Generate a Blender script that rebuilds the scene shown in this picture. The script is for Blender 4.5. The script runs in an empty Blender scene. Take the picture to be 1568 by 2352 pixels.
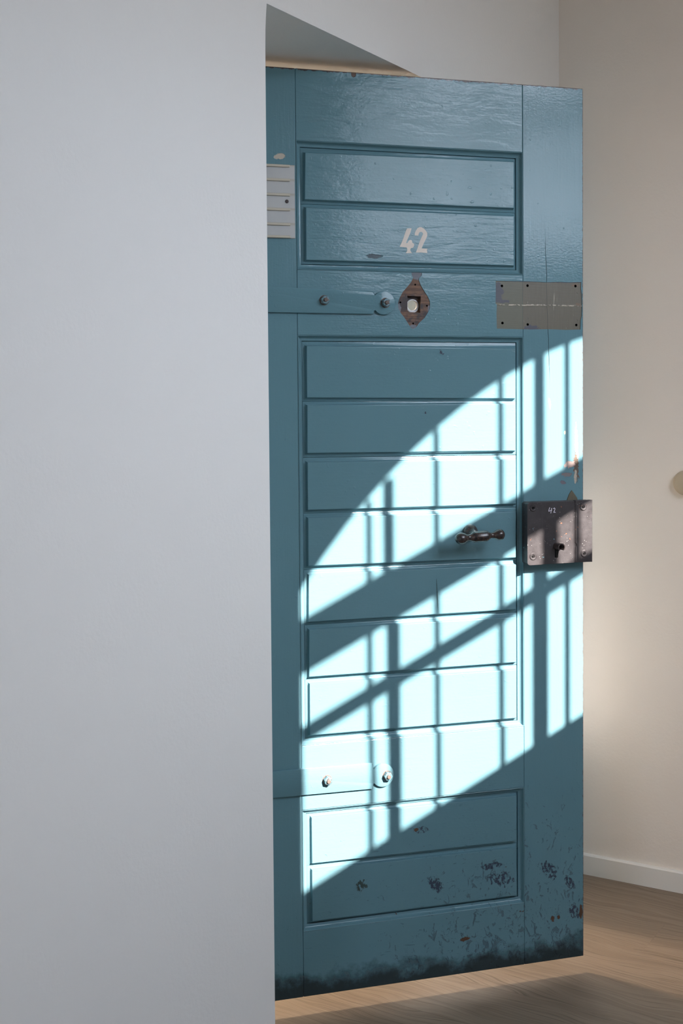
import bpy, bmesh, math, random
from mathutils import Vector, Matrix
random.seed(7)
C = bpy.context.scene.collection
PI = math.pi

# ------------------------------------------------------------------ place constants (metres)
EYE = 1.361                                   # camera height
PX, PY = -0.13564, 2.32918                    # near edge of the doorway
DX, DY = 0.52029, 0.85399                     # direction along the left wall
NX, NY = 0.85399, -0.52029                    # out of the left wall, into the room
ROOM_END = 1.473                              # where the right wall stands
ROOM_W = 2.0
CEIL = 3.3
LINTEL = 2.108
DOOR_AZ = 0.28687
DOOR_R = (0.56264, 2.88521)                   # leading edge of the open door
DW = 0.845                                    # door width
SUN_DIR = Vector((-0.6282, 0.8573, -0.735))

def W(a, p, z):
    return Vector((PX + DX*a + NX*p, PY + DY*a + NY*p, z))

# ------------------------------------------------------------------ mesh helpers
def link(name, bm, mat, parent=None, smooth=False):
    bmesh.ops.recalc_face_normals(bm, faces=bm.faces)
    me = bpy.data.meshes.new(name)
    bm.to_mesh(me); bm.free()
    mats = mat if isinstance(mat, (list, tuple)) else [mat]
    for m in mats: me.materials.append(m)
    if smooth:
        for p in me.polygons: p.use_smooth = True
        me.set_sharp_from_angle(angle=math.radians(38))
    o = bpy.data.objects.new(name, me); C.objects.link(o)
    if parent: o.parent = parent
    return o

def tag(o, label=None, cat=None, group=None, kind=None):
    if label: o['label'] = label
    if cat: o['category'] = cat
    if group: o['group'] = group
    if kind: o['kind'] = kind
    return o

def bevel(bm, w, seg=2, geom=None):
    e = geom if geom is not None else bm.edges[:]
    bmesh.ops.bevel(bm, geom=e, offset=w, segments=seg, affect='EDGES', profile=0.5, clamp_overlap=True)

def add_box(bm, x0, x1, y0, y1, z0, z1):
    vs = [bm.verts.new((x, y, z)) for x in (x0, x1) for y in (y0, y1) for z in (z0, z1)]
    for f in ((0,1,3,2),(4,6,7,5),(0,4,5,1),(2,3,7,6),(0,2,6,4),(1,5,7,3)):
        bm.faces.new([vs[i] for i in f])
    return vs

def box(x0, x1, y0, y1, z0, z1, bw=0, seg=2):
    bm = bmesh.new(); add_box(bm, x0, x1, y0, y1, z0, z1)
    if bw: bevel(bm, bw, seg)
    return bm

def poly_prism(pts, y0, y1, bm=None, cap_bevel=0):
    """outline pts (x,z) extruded between depth y0 (front) and y1 (back)"""
    own = bm is None
    bm = bm or bmesh.new()
    a = [bm.verts.new((x, y0, z)) for x, z in pts]
    b = [bm.verts.new((x, y1, z)) for x, z in pts]
    n = len(pts)
    f = bm.faces.new(a); bm.faces.new(b[::-1])
    for i in range(n):
        bm.faces.new((a[i], b[i], b[(i+1) % n], a[(i+1) % n]))
    if cap_bevel:
        bmesh.ops.bevel(bm, geom=list(f.edges), offset=cap_bevel, segments=2, affect='EDGES', profile=0.5, clamp_overlap=True)
    return bm

def lathe(profile, centre, axis, n=28, bm=None):
    """profile: (radius, height along axis) list"""
    bm = bm or bmesh.new()
    ax = Vector(axis).normalized()
    t = Vector((0, 0, 1)) if abs(ax.z) < .9 else Vector((1, 0, 0))
    e1 = ax.cross(t).normalized(); e2 = ax.cross(e1)
    c = Vector(centre); rings = []
    for r, h in profile:
        if r < 1e-6: rings.append([bm.verts.new(c + ax*h)])
        else: rings.append([bm.verts.new(c + ax*h + (e1*math.cos(2*PI*k/n) + e2*math.sin(2*PI*k/n))*r) for k in range(n)])
    for A, B in zip(rings, rings[1:]):
        for k in range(n):
            k2 = (k+1) % n
            if len(A) == 1 and len(B) == 1: continue
            if len(A) == 1: bm.faces.new((A[0], B[k], B[k2]))
            elif len(B) == 1: bm.faces.new((A[k], A[k2], B[0]))
            else: bm.faces.new((A[k], A[k2], B[k2], B[k]))
    return bm

# ------------------------------------------------------------------ node helpers
class NB:
    def __init__(s, name):
        s.m = bpy.data.materials.new(name); s.m.use_nodes = True
        s.t = s.m.node_tree; s.n = s.t.nodes; s.l = s.t.links
        s.n.clear()
        s.out = s.n.new('ShaderNodeOutputMaterial'); s.b = s.n.new('ShaderNodeBsdfPrincipled')
        s.l.new(s.b.outputs[0], s.out.inputs[0])
        tc = s.n.new('ShaderNodeTexCoord'); s.obj = tc.outputs['Object']
        sp = s.n.new('ShaderNodeSeparateXYZ'); s.l.new(s.obj, sp.inputs[0])
        s.x, s.y, s.z = sp.outputs
    def put(s, sock, v):
        if isinstance(v, bpy.types.NodeSocket): s.l.new(v, sock)
        else: sock.default_value = v
    def math(s, op, a, b=0.0, c=None, clamp=False):
        n = s.n.new('ShaderNodeMath'); n.operation = op; n.use_clamp = clamp
        s.put(n.inputs[0], a); s.put(n.inputs[1], b)
        if c is not None: s.put(n.inputs[2], c)
        return n.outputs[0]
    def vec(s, x, y, z):
        n = s.n.new('ShaderNodeCombineXYZ')
        for i, v in enumerate((x, y, z)): s.put(n.inputs[i], v)
        return n.outputs[0]
    def scaled(s, sx, sy, sz, off=(0, 0, 0)):
        n = s.n.new('ShaderNodeMapping'); s.l.new(s.obj, n.inputs[0])
        n.inputs['Scale'].default_value = (sx, sy, sz); n.inputs['Location'].default_value = off
        return n.outputs[0]
    def noise(s, vec, scale, detail=3, rough=.5, dist=0):
        n = s.n.new('ShaderNodeTexNoise'); s.put(n.inputs['Vector'], vec)
        n.inputs['Scale'].default_value = scale; n.inputs['Detail'].default_value = detail
        n.inputs['Roughness'].default_value = rough; n.inputs['Distortion'].default_value = dist
        return n.outputs['Fac']
    def vor(s, vec, scale, rnd=1.0):
        n = s.n.new('ShaderNodeTexVoronoi'); s.put(n.inputs['Vector'], vec)
        n.inputs['Scale'].default_value = scale; n.inputs['Randomness'].default_value = rnd
        return n.outputs['Distance'], n.outputs['Color']
    def rng(s, v, a, b, c=0.0, d=1.0, smooth=True):
        n = s.n.new('ShaderNodeMapRange'); n.interpolation_type = 'SMOOTHSTEP' if smooth else 'LINEAR'
        s.put(n.inputs[0], v)
        for i, q in enumerate((a, b, c, d)): s.put(n.inputs[i+1], q)
        return n.outputs[0]
    def mix(s, f, a, b):
        n = s.n.new('ShaderNodeMix'); n.data_type = 'RGBA'
        s.put(n.inputs[0], f)
        s.put(n.inputs[6], a if isinstance(a, bpy.types.NodeSocket) else (*a, 1))
        s.put(n.inputs[7], b if isinstance(b, bpy.types.NodeSocket) else (*b, 1))
        return n.outputs[2]
    def bump(s, h, dist, strength=1.0, normal=None):
        n = s.n.new('ShaderNodeBump'); n.inputs['Distance'].default_value = dist
        n.inputs['Strength'].default_value = strength; s.put(n.inputs['Height'], h)
        if normal: s.l.new(normal, n.inputs['Normal'])
        return n.outputs[0]
    def fin(s, col, rough, normal=None, metal=0.0, spec=.5):
        s.put(s.b.inputs['Base Color'], col if isinstance(col, bpy.types.NodeSocket) else (*col, 1))
        s.put(s.b.inputs['Roughness'], rough); s.put(s.b.inputs['Metallic'], metal)
        s.put(s.b.inputs['Specular IOR Level'], spec)
        if normal: s.l.new(normal, s.b.inputs['Normal'])
        return s.m
    def spot(s, cx, cz, rx, rz, amp=.5, freq=90, tilt=0.0, soft=.12):
        """ragged blotch mask centred on (cx,cz) of the object"""
        dx = s.math('SUBTRACT', s.x, cx); dz = s.math('SUBTRACT', s.z, cz)
        if tilt: dx = s.math('ADD', dx, s.math('MULTIPLY', dz, tilt))
        r = s.math('SQRT', s.math('ADD', s.math('POWER', s.math('ABSOLUTE', s.math('DIVIDE', dx, rx)), 2.0),
                                  s.math('POWER', s.math('ABSOLUTE', s.math('DIVIDE', dz, rz)), 2.0)))
        if not hasattr(s, '_sn') or s._sf != freq:
            s._sn = s.noise(s.obj, freq, 4, .6); s._sf = freq
        r = s.math('ADD', r, s.math('MULTIPLY', s.math('SUBTRACT', s._sn, .5), amp*4))
        return s.rng(r, 1.0-soft, 1.0+soft, 1.0, 0.0)

ZT, ZB = 2.0848, .0548
TEAL = (0.112, 0.226, 0.272)
NAVY = (0.045, 0.062, 0.092)
RUST = (0.100, 0.054, 0.034)

def paint(name, grain, wear=1.0, spots=(), crack=False):
    k = NB(name)
    # coordinates stretched along the brush strokes
    if grain == 'h': v1 = k.scaled(13, 13, 250); v2 = k.scaled(10, 10, 44, (3, 1, 2)); v3 = k.scaled(30, 30, 620)
    else:            v1 = k.scaled(250, 9, 9); v2 = k.scaled(34, 10, 7, (3, 1, 2)); v3 = k.scaled(620, 24, 24)
    n1 = k.noise(v1, 1.0, 3, .55); n2 = k.noise(v2, 1.0, 2, .5, .6); n3 = k.noise(v3, 1.0, 2, .5)
    lump = k.rng(k.noise(k.obj, 95, 1, .4), .72, .80)
    lump = k.math('ADD', lump, k.math('MULTIPLY', k.rng(k.noise(k.scaled(1, 1, 1, (7, 7, 3)), 230, 1, .4), .73, .79), .5))
    fine = k.noise(k.obj, 340, 2, .5)
    col = k.mix(k.noise(k.obj, 2.2, 3, .5), TEAL, tuple(c*f for c, f in zip(TEAL, (1.22, 1.13, 1.10))))
    col = k.mix(k.math('MULTIPLY', n1, .15), col, tuple(c*.88 for c in TEAL))
    # brush streaks get rougher towards the top, where the coat ran
    hi = k.rng(k.z, 1.5, 2.05, .45, 1.6)
    iso = k.noise(k.scaled(1, 1, 1.5, (6, 6, 1)), 150, 2, .5)
    if grain == 'v': hi = k.math('MULTIPLY', hi, .35)
    h = k.math('ADD', k.math('MULTIPLY', n1, .34), k.math('MULTIPLY', iso, .42))
    h = k.math('ADD', h, k.math('MULTIPLY', k.math('MULTIPLY', n2, 1.5), hi))
    h = k.math('ADD', h, k.math('MULTIPLY', n3, .16))
    h = k.math('ADD', h, k.math('MULTIPLY', lump, .5))
    h = k.math('ADD', h, k.math('MULTIPLY', fine, .08))
    # scuffs: many low down and towards the lock side, almost none high up
    low = k.rng(k.z, .15, .62, 1.0, 0.0)
    side = k.rng(k.x, .15, .70, .35, 1.0)
    dens = k.math('MULTIPLY', low, side)
    cn = k.noise(k.scaled(1.5, 1, 1, (5, 2, 7)), 34, 6, .72, 1.2)
    cl = k.noise(k.scaled(1, 1, 1, (1, 9, 4)), 4.5, 2, .5)
    thr = k.math('SUBTRACT', .730, k.math('MULTIPLY', dens, .165*wear))
    thr = k.math('SUBTRACT', thr, k.math('MULTIPLY', k.math('SUBTRACT', cl, .5), .16))
    chip = k.rng(k.math('SUBTRACT', cn, thr), 0.0, .025)
    chip = k.math('MULTIPLY', chip, k.rng(k.z, .45, .75, 1.0, .25))
    col = k.mix(k.math('MULTIPLY', chip, .6), col, NAVY)
    bn = k.noise(k.scaled(1, 1, 1.6, (8, 3, 1)), 30, 4, .6, .3)
    br = k.rng(k.math('SUBTRACT', bn, k.math('SUBTRACT', .765, k.math('MULTIPLY', dens, .08))), 0.0, .02)
    col = k.mix(br, col, RUST)
    # thin scratches
    sc = k.noise(k.scaled(14, 14, 60, (2, 2, 2)) if grain == 'h' else k.scaled(60, 14, 20, (2, 2, 2)), 3.0, 3, .6, 1.2)
    sc = k.math('MULTIPLY', k.rng(sc, .66, .70), k.math('MULTIPLY', dens, .75))
    col = k.mix(sc, col, NAVY)
    # old dirt along the bottom
    dn = k.noise(k.obj, 16, 5, .65)
    dirt = k.rng(k.math('ADD', k.z, k.math('MULTIPLY', k.math('SUBTRACT', dn, .5), .13)), .068, .118, .88, 0.0)
    col = k.mix(dirt, col, (.018, .020, .019))
    # arrises rubbed bare along the top and the leading edge
    en = k.math('MULTIPLY', k.math('SUBTRACT', k.noise(k.obj, 70, 4, .65), .42), .014)
    ed = k.rng(k.math('ADD', k.z, en), ZT-.0022, ZT-.0012)
    ed = k.math('MAXIMUM', ed, k.rng(k.math('ADD', k.x, k.math('MULTIPLY', en, .6)), DW-.0012, DW-.0004))
    col = k.mix(ed, col, k.mix(k.noise(k.obj, 120, 3), (.03, .035, .05), (.16, .12, .11)))
    hole = k.math('MULTIPLY', k.math('MAXIMUM', chip, br), -.8)
    h = k.math('ADD', h, hole)
    rough = k.rng(n2, .3, .7, .11, .15)
    rough = k.math('ADD', rough, k.math('MULTIPLY', k.math('MAXIMUM', chip, dirt), .3))
    br2 = k.rng(k.noise(k.scaled(1.6, 1, 1, (3, 3, 3)), 105, 4, .65), .46, .52)
    for (cx, cz, rx, rz, amp, freq, tilt, c) in spots:
        mk = k.spot(cx, cz, rx*1.15, rz*1.15, amp, freq, tilt)
        if c == NAVY or c == (.05, .075, .07): mk = k.math('MULTIPLY', mk, br2)
        col = k.mix(mk, col, c)
        h = k.math('ADD', h, k.math('MULTIPLY', mk, -1.2))
        rough = k.math('ADD', rough, k.math('MULTIPLY', mk, .3))
    if crack:
        xc = k.math('SUBTRACT', DW-.0853, k.math('MULTIPLY', k.math('SUBTRACT', k.z, 1.407), .0313))
        xc = k.math('ADD', xc, k.math('MULTIPLY', k.math('SUBTRACT', k.noise(k.scaled(0, 0, 1), 22, 3, .6), .5), .0045))
        d = k.math('ABSOLUTE', k.math('SUBTRACT', k.x, xc))
        wdt = k.math('MULTIPLY', k.math('MULTIPLY', k.rng(k.z, 1.39, 1.47), k.rng(k.z, 1.66, 1.79, 1.0, 0.0)), .0007)
        ck = k.rng(k.math('SUBTRACT', d, wdt), -.0006, .0001, 1.0, 0.0)
        col = k.mix(ck, col, (.012, .018, .02)); h = k.math('ADD', h, k.math('MULTIPLY', ck, -3.0))
    return k.fin(col, rough, k.bump(h, .00050), spec=.30)

BEIGE = (.46, .40, .33); PINK = (.36, .27, .25)
LW = DW
M = {}
M['paint_h'] = paint('teal gloss paint across', 'h', 1.0, spots=[
    (LW-.3497, 1.4782, .007, .005, .35, 160, .6, NAVY), (LW-.3899, 1.342, .005, .0026, .3, 160, -.4, NAVY),
    (LW-.405, .398, .016, .006, .45, 110, 0, NAVY), (LW-.417, .400, .0055, .0035, .35, 160, 0, RUST),
    (LW-.372, .271, .014, .016, .5, 110, .4, NAVY), (LW-.2327, .2956, .028, .006, .5, 110, .3, NAVY),
    (LW-.211, .262, .025, .012, .6, 110, .4, NAVY), (LW-.548, .287, .010, .012, .55, 110, 0, (.05, .075, .07)),
    (LW-.5521, 2.081, .005, .006, .2, 160, 0, RUST), (LW-.300, .136, .009, .004, .8, 110, -.4, RUST),
    (LW-.5071, 1.6877, .014, .004, .4, 160, 0, (.07, .10, .12)), (LW-.3631, .9275, .0011, .034, .2, 160, .05, (.045, .09, .10))])
M['paint_v'] = paint('teal gloss paint upright', 'v', 1.0, crack=True, spots=[
    (LW-.7196, 1.895, .010, .0055, .35, 110, -.5, BEIGE),
    (LW-.0170, 1.262, .0035, .040, .5, 160, .04, BEIGE), (LW-.0185, 1.212, .0055, .028, .6, 160, .05, (.13, .095, .075)),
    (LW-.0200, 1.190, .0032, .014, .4, 160, 0, BEIGE), (LW-.0345, 1.219, .012, .0065, .55, 160, -.3, PINK),
    (LW-.0420, 1.195, .010, .0045, .6, 160, .2, (.20, .17, .18)), (LW-.052, 1.177, .006, .004, .5, 160, .6, (.16, .14, .17)),
    (LW-.0854, 1.3622, .0026, .011, .4, 160, .1, (.50, .42, .42)), (LW-.047, 1.293, .002, .0035, .3, 160, 0, BEIGE),
    (LW-.0790, .1539, .0040, .0060, .7, 110, 0, RUST), (LW-.0650, .1545, .0030, .0040, .7, 110, 0, RUST), (LW-.0070, .162, .0038, .015, .5, 110, 0, RUST),
    (LW-.0250, .165, .010, .014, .55, 110, .3, NAVY), (LW-.0880, .27, .014, .018, .7, 110, .5, NAVY),
    (LW-.0360, .235, .009, .014, .6, 110, .4, NAVY)])
M['paint_m'] = paint('teal gloss paint moulding', 'v', .7)

def simple(name, col, rough, metal=0.0, bumpsc=None, bumpd=0, spec=.5):
    k = NB(name)
    nrm = k.bump(k.noise(k.obj, bumpsc, 4, .55), bumpd) if bumpsc else None
    return k.fin(col, rough, nrm, metal, spec)

M['plaster'] = simple('white wall paint', (.80, .79, .775), .75, bumpsc=130, bumpd=.0004, spec=.25)
M['plaster_warm'] = simple('wall white tinted warmer', (.80, .735, .675), .75, bumpsc=130, bumpd=.0004, spec=.25)  # copy of the wall paint in a warmer tint, right wall only
M['ceiling'] = simple('white ceiling paint', (.80, .79, .77), .85, spec=.2)
M['skirting'] = simple('white satin skirting paint', (.78, .76, .73), .40, bumpsc=60, bumpd=.00005)
M['window_metal'] = simple('dark painted window steel', (.10, .10, .10), .5, bumpsc=120, bumpd=.0001)
M['dark'] = simple('black inside of a hole', (.006, .006, .006), .9, spec=.1)
M['cream'] = simple('cream stencil paint', (.72, .64, .57), .55, bumpsc=500, bumpd=.0001)
M['white_pen'] = simple('white pen ink', (.75, .72, .80), .6)
M['liner'] = simple('white hole liner', (.72, .72, .74), .5)

def mk_iron(name, base, speck=True):
    k = NB(name)
    n = k.noise(k.obj, 55, 5, .6); f = k.noise(k.obj, 600, 3, .6)
    col = k.mix(n, base, tuple(c*1.6+.01 for c in base))
    if speck:
        d, c = k.vor(k.obj, 190)
        s1 = k.math('MULTIPLY', k.rng(k.math('ADD', d, k.math('MULTIPLY', k.noise(k.obj, 500, 2), .35)), .26, .36, 1.0, 0.0), k.rng(k.noise(k.obj, 60, 2), .53, .62))
        col = k.mix(s1, col, (.30, .29, .28))
        s2 = k.rng(k.noise(k.scaled(1, 1, 1, (4, 4, 4)), 85, 3, .6), .70, .73)
        col = k.mix(s2, col, (.22, .09, .05))
        s3 = k.rng(k.noise(k.scaled(1, 1, 1, (9, 4, 1)), 75, 3, .55), .735, .755)
        col = k.mix(s3, col, (.13, .26, .31))
    h = k.math('ADD', k.math('MULTIPLY', f, .5), n)
    return k.fin(col, k.rng(n, .3, .7, .38, .52), k.bump(h, .00035), metal=.25, spec=.5)
M['lock_iron'] = mk_iron('speckled dark lock iron', (.032, .027, .029))
M['old_iron'] = mk_iron('old brown iron', (.045, .032, .030))
k = NB('handle enamel'); n = k.noise(k.obj, 130, 5, .65)
col = k.mix(k.rng(n, .45, .55), (.022, .018, .019), (.052, .030, .024))
col = k.mix(k.rng(k.noise(k.scaled(1, 1, 1, (3, 1, 8)), 160, 4, .6), .66, .70), col, (.34, .29, .22))
M['handle'] = k.fin(col, .26, k.bump(n, .0005), spec=.6)
k = NB('painted nut iron'); n = k.noise(k.obj, 260, 4, .6)
col = k.mix(k.rng(n, .50, .60), TEAL, (.085, .05, .042))
M['nut'] = k.fin(col, .35, k.bump(n, .0006), spec=.6)
k = NB('rusty thread'); n = k.noise(k.obj, 400, 4, .6)
M['thread'] = k.fin(k.mix(n, (.05, .035, .032), (.20, .145, .12)), .55, k.bump(n, .0006))

# bare brown wood under the missing escutcheon
k = NB('bare brown wood')
g = k.noise(k.scaled(16, 16, 190), 1.0, 4, .6, .5); g2 = k.noise(k.scaled(1, 1, 1.2, (2, 5, 8)), 26, 4, .6)
col = k.mix(k.rng(g, .35, .65), (.105, .058, .040), (.225, .122, .074))
col = k.mix(k.rng(g2, .42, .62), col, (.055, .045, .048))
# grey old paint left round the rim
r1 = k.math('MAXIMUM', k.spot(LW-.408, 1.654, .014, .016, .15, 160), k.spot(LW-.417, 1.530, .011, .008, .3, 160))
r1 = k.math('MAXIMUM', r1, k.math('MAXIMUM', k.spot(LW-.452, 1.574, .006, .010, .3, 160), k.spot(LW-.379, 1.572, .004, .010, .3, 160)))
col = k.mix(r1, col, (.16, .17, .20))
M['bare_wood'] = k.fin(col, .55, k.bump(g, .0006), spec=.3)

# grey-brown primer where the bolt plate was
k = NB('grey brown primer')
gh = k.noise(k.scaled(20, 20, 420), 1.0, 3, .6); gv = k.noise(k.scaled(420, 20, 20), 1.0, 3, .6)
side = k.rng(k.x, LW-.152, LW-.151)
col = k.mix(k.math('MULTIPLY', gh, .6), (.122, .118, .078), (.072, .074, .052))
colv = k.mix(k.math('MULTIPLY', gv, .8), (.134, .117, .078), (.080, .066, .046))
col = k.mix(side, col, colv)
zz = k.math('ADD', k.z, k.math('MULTIPLY', k.math('SUBTRACT', k.noise(k.obj, 45, 3), .5), .006))
ln = k.rng(k.math('ABSOLUTE', k.math('SUBTRACT', zz, 1.586)), .0006, .0022, 1.0, 0.0)
ln = k.math('MULTIPLY', ln, k.rng(k.noise(k.scaled(1, 1, 1, (1, 1, 3)), 120, 4, .6), .40, .55))
col = k.mix(ln, col, (.50, .44, .36))
dr = k.noise(k.scaled(170, 5, 16, (2, 2, 2)), 1.0, 3, .6, .5)
col = k.mix(k.math('MULTIPLY', k.rng(dr, .66, .73), .8), col, (.42, .37, .29))
pur = k.spot(LW-.213, 1.615, .012, .020, .5, 110)
pur = k.math('MAXIMUM', pur, k.spot(LW-.130, 1.534, .018, .006, .6, 110))
pur = k.math('MAXIMUM', pur, k.spot(LW-.10, 1.6405, .13, .0022, .4, 110))
pur = k.math('MAXIMUM', pur, k.spot(LW-.205, 1.594, .022, .004, .5, 110))
col = k.mix(pur, col, (.060, .058, .075))
cx_l = k.math('SUBTRACT', DW-.0853, k.math('MULTIPLY', k.math('SUBTRACT', k.z, 1.407), .0313))
cx_l = k.math('ADD', cx_l, k.math('MULTIPLY', k.math('SUBTRACT', k.noise(k.scaled(0, 0, 1), 22, 3, .6), .5), .0045))
col = k.mix(k.rng(k.math('ABSOLUTE', k.math('SUBTRACT', k.x, cx_l)), .0002, .0007, .9, 0.0), col, (.012, .012, .010))
org = k.math('MAXIMUM', k.spot(LW-.012, 1.589, .007, .003, .8, 110), k.spot(LW-.020, 1.634, .006, .004, .9, 110))
col = k.mix(k.math('MULTIPLY', org, .7), col, (.17, .10, .06))
hb = k.math('ADD', k.math('MULTIPLY', gh, .4), k.math('MULTIPLY', ln, 1.5))
M['primer'] = k.fin(col, .42, k.bump(hb, .0004), spec=.45)

k = NB('yellowed white plastic')
n = k.noise(k.obj, 18, 4, .6)
col = k.mix(n, (.42, .43, .44), (.50, .49, .47))
# brown grime gathers at each ledge
zs = k.math('FRACT', k.math('DIVIDE', k.math('SUBTRACT', k.z, 1.7204), .0314))
gr = k.math('MULTIPLY', k.math('MAXIMUM', k.rng(zs, .80, 1.0), k.rng(zs, .0, .10, 1.0, 0.0)), k.noise(k.obj, 40, 4, .7))
col = k.mix(k.math('MULTIPLY', gr, .8), col, (.36, .27, .16))
M['plastic'] = k.fin(col, .45, k.bump(n, .0002), spec=.4)
M['beige'] = simple('beige plastic', (.46, .39, .29), .45)

# oak floor, planks run across the room
k = NB('pale oiled oak planks')
PW = .185
row = k.math('FLOOR', k.math('DIVIDE', k.math('ADD', k.y, .0505), PW))
wn = k.n.new('ShaderNodeTexWhiteNoise'); wn.noise_dimensions = '1D'; k.put(wn.inputs['W'], row); rv = wn.outputs['Value']
xs = k.math('ADD', k.x, k.math('MULTIPLY', rv, 3.7))
pl = k.math('FLOOR', k.math('DIVIDE', xs, 1.9))
w2 = k.n.new('ShaderNodeTexWhiteNoise'); w2.noise_dimensions = '2D'; k.put(w2.inputs['Vector'], k.vec(row, pl, 0.0)); pv = w2.outputs['Value']
ox = k.math('MULTIPLY', pv, 31.0)
yy = k.math('ADD', k.y, k.math('MULTIPLY', k.math('SUBTRACT', k.noise(k.vec(k.math('ADD', k.math('MULTIPLY', k.x, 2.2), ox), k.math('MULTIPLY', k.y, 5.0), 0.0), 1.0, 2, .5), .5), .16))
rings = k.noise(k.vec(k.math('MULTIPLY', k.x, .5), k.math('MULTIPLY', yy, 62.0), ox), 1.0, 3, .55, .35)
pore = k.noise(k.vec(k.math('MULTIPLY', k.x, 11.0), k.math('MULTIPLY', yy, 240.0), ox), 1.0, 3, .6)
rr = k.rng(rings, .40, .62)
saw = k.math('FRACT', k.math('MULTIPLY', k.math('ADD', rings, k.math('MULTIPLY', pore, .02)), 9.0))
lin = k.math('MULTIPLY', k.rng(saw, .62, .95), k.rng(pore, .32, .60, .35, 1.0))
col = k.mix(rr, (.250, .190, .140), (.205, .153, .110))
col = k.mix(k.math('MULTIPLY', lin, .75), col, (.105, .072, .046))
col = k.mix(k.math('MULTIPLY', pv, .30), col, (.250, .187, .132))
fy = k.math('FRACT', k.math('DIVIDE', k.math('ADD', k.y, .0505), PW)); fx = k.math('FRACT', k.math('DIVIDE', xs, 1.9))
seam = k.math('MAXIMUM', k.rng(fy, .0, .007, 1.0, 0.0), k.rng(fx, .0, .0008, 1.0, 0.0))
col = k.mix(k.math('MULTIPLY', seam, .55), col, (.14, .095, .06))
hb = k.math('SUBTRACT', k.math('MULTIPLY', lin, -.35), k.math('MULTIPLY', seam, 1.0))
M['oak'] = k.fin(col, k.rng(pore, .3, .7, .42, .52), k.bump(hb, .0005), spec=.35)

k = NB('fill lamp glass'); k.fin((.9, .85, .75), .4)
k.b.inputs['Emission Color'].default_value = (1.0, .80, .60, 1); k.b.inputs['Emission Strength'].default_value = 480.0
M['lamp'] = k.m
M['lamp_metal'] = simple('white lamp enamel', (.7, .7, .68), .35)

# ------------------------------------------------------------------ setting
def plan_quad(bm, pts):
    bm.faces.new([bm.verts.new(W(*p)) for p in pts])

def struct(name, bm, mat, **kw):
    o = link(name, bm, mat, **kw); o['kind'] = 'structure'; return o

# left wall with the splayed doorway (front, back, reveals and soffit in one solid)
BACK = -.62; A0, A1 = -5.0, ROOM_END
NE, NE2, FE, FE2 = 0.0, .19, 1.29, 1.10       # near and far reveal: at the room face, at the frame
SP = -.30
lip = [(0, 0), (1.2, 0), (1.9, 0), (2.02, .0004), (2.06, .0015), (2.088, .0038), (LINTEL, .0065)]
bm = bmesh.new()
for (z0, o0), (z1, o1) in zip(lip, lip[1:]):
    plan_quad(bm, [(A0, 0, z0), (NE+o0, 0, z0), (NE+o1, 0, z1), (A0, 0, z1)])
    plan_quad(bm, [(NE+o0, 0, z0), (NE2, SP, z0), (NE2, SP, z1), (NE+o1, 0, z1)])
plan_quad(bm, [(A0, 0, LINTEL), (NE+.0065, 0, LINTEL), (NE+.0065, 0, CEIL), (A0, 0, CEIL)])
plan_quad(bm, [(NE+.0065, 0, LINTEL), (FE, 0, LINTEL), (FE, 0, CEIL), (NE+.0065, 0, CEIL)])
plan_quad(bm, [(FE, 0, 0), (A1, 0, 0), (A1, 0, CEIL), (FE, 0, CEIL)])
plan_quad(bm, [(NE2, SP, 0), (NE2, BACK, 0), (NE2, BACK, LINTEL), (NE2, SP, LINTEL)])
plan_quad(bm, [(FE, 0, 0), (FE2, SP, 0), (FE2, SP, LINTEL), (FE, 0, LINTEL)])
plan_quad(bm, [(FE2, SP, 0), (FE2, BACK, 0), (FE2, BACK, LINTEL), (FE2, SP, LINTEL)])
plan_quad(bm, [(NE+.0065, 0, LINTEL), (FE, 0, LINTEL), (FE2, SP, LINTEL), (NE2, SP, LINTEL)])
plan_quad(bm, [(NE2, SP, LINTEL), (FE2, SP, LINTEL), (FE2, BACK, LINTEL), (NE2, BACK, LINTEL)])
plan_quad(bm, [(A0, BACK, 0), (NE2, BACK, 0), (NE2, BACK, CEIL), (A0, BACK, CEIL)])
plan_quad(bm, [(NE2, BACK, LINTEL), (FE2, BACK, LINTEL), (FE2, BACK, CEIL), (NE2, BACK, CEIL)])
plan_quad(bm, [(FE2, BACK, 0), (A1+.3, BACK, 0), (A1+.3, BACK, CEIL), (FE2, BACK, CEIL)])
bmesh.ops.remove_doubles(bm, verts=bm.verts, dist=1e-5)
struct('wall_left', bm, M['plaster'])

def wbox(a0, a1, p0, p1, z0, z1, bm=None):
    bm = bm or bmesh.new()
    vs = [bm.verts.new(W(a, p, z)) for a in (a0, a1) for p in (p0, p1) for z in (z0, z1)]
    for f in ((0,1,3,2),(4,6,7,5),(0,4,5,1),(2,3,7,6),(0,2,6,4),(1,5,7,3)):
        bm.faces.new([vs[i] for i in f])
    return bm
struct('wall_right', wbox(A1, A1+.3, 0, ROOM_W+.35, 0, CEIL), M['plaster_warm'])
RW = (.55, 1.55, .75, 1.95)                      # unseen window behind the viewer, added for fill light: p0, p1, z0, z1
bm = wbox(A0-.3, A0, 0, RW[0], 0, CEIL); wbox(A0-.3, A0, RW[1], ROOM_W+.35, 0, CEIL, bm)
wbox(A0-.3, A0, RW[0], RW[1], 0, RW[2], bm); wbox(A0-.3, A0, RW[0], RW[1], RW[3], CEIL, bm)
struct('wall_rear', bm, M['plaster'])
struct('ceiling', wbox(A0-.3, A1+.3, -3.9, ROOM_W+.35, CEIL, CEIL+.2), M['ceiling'])
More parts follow.
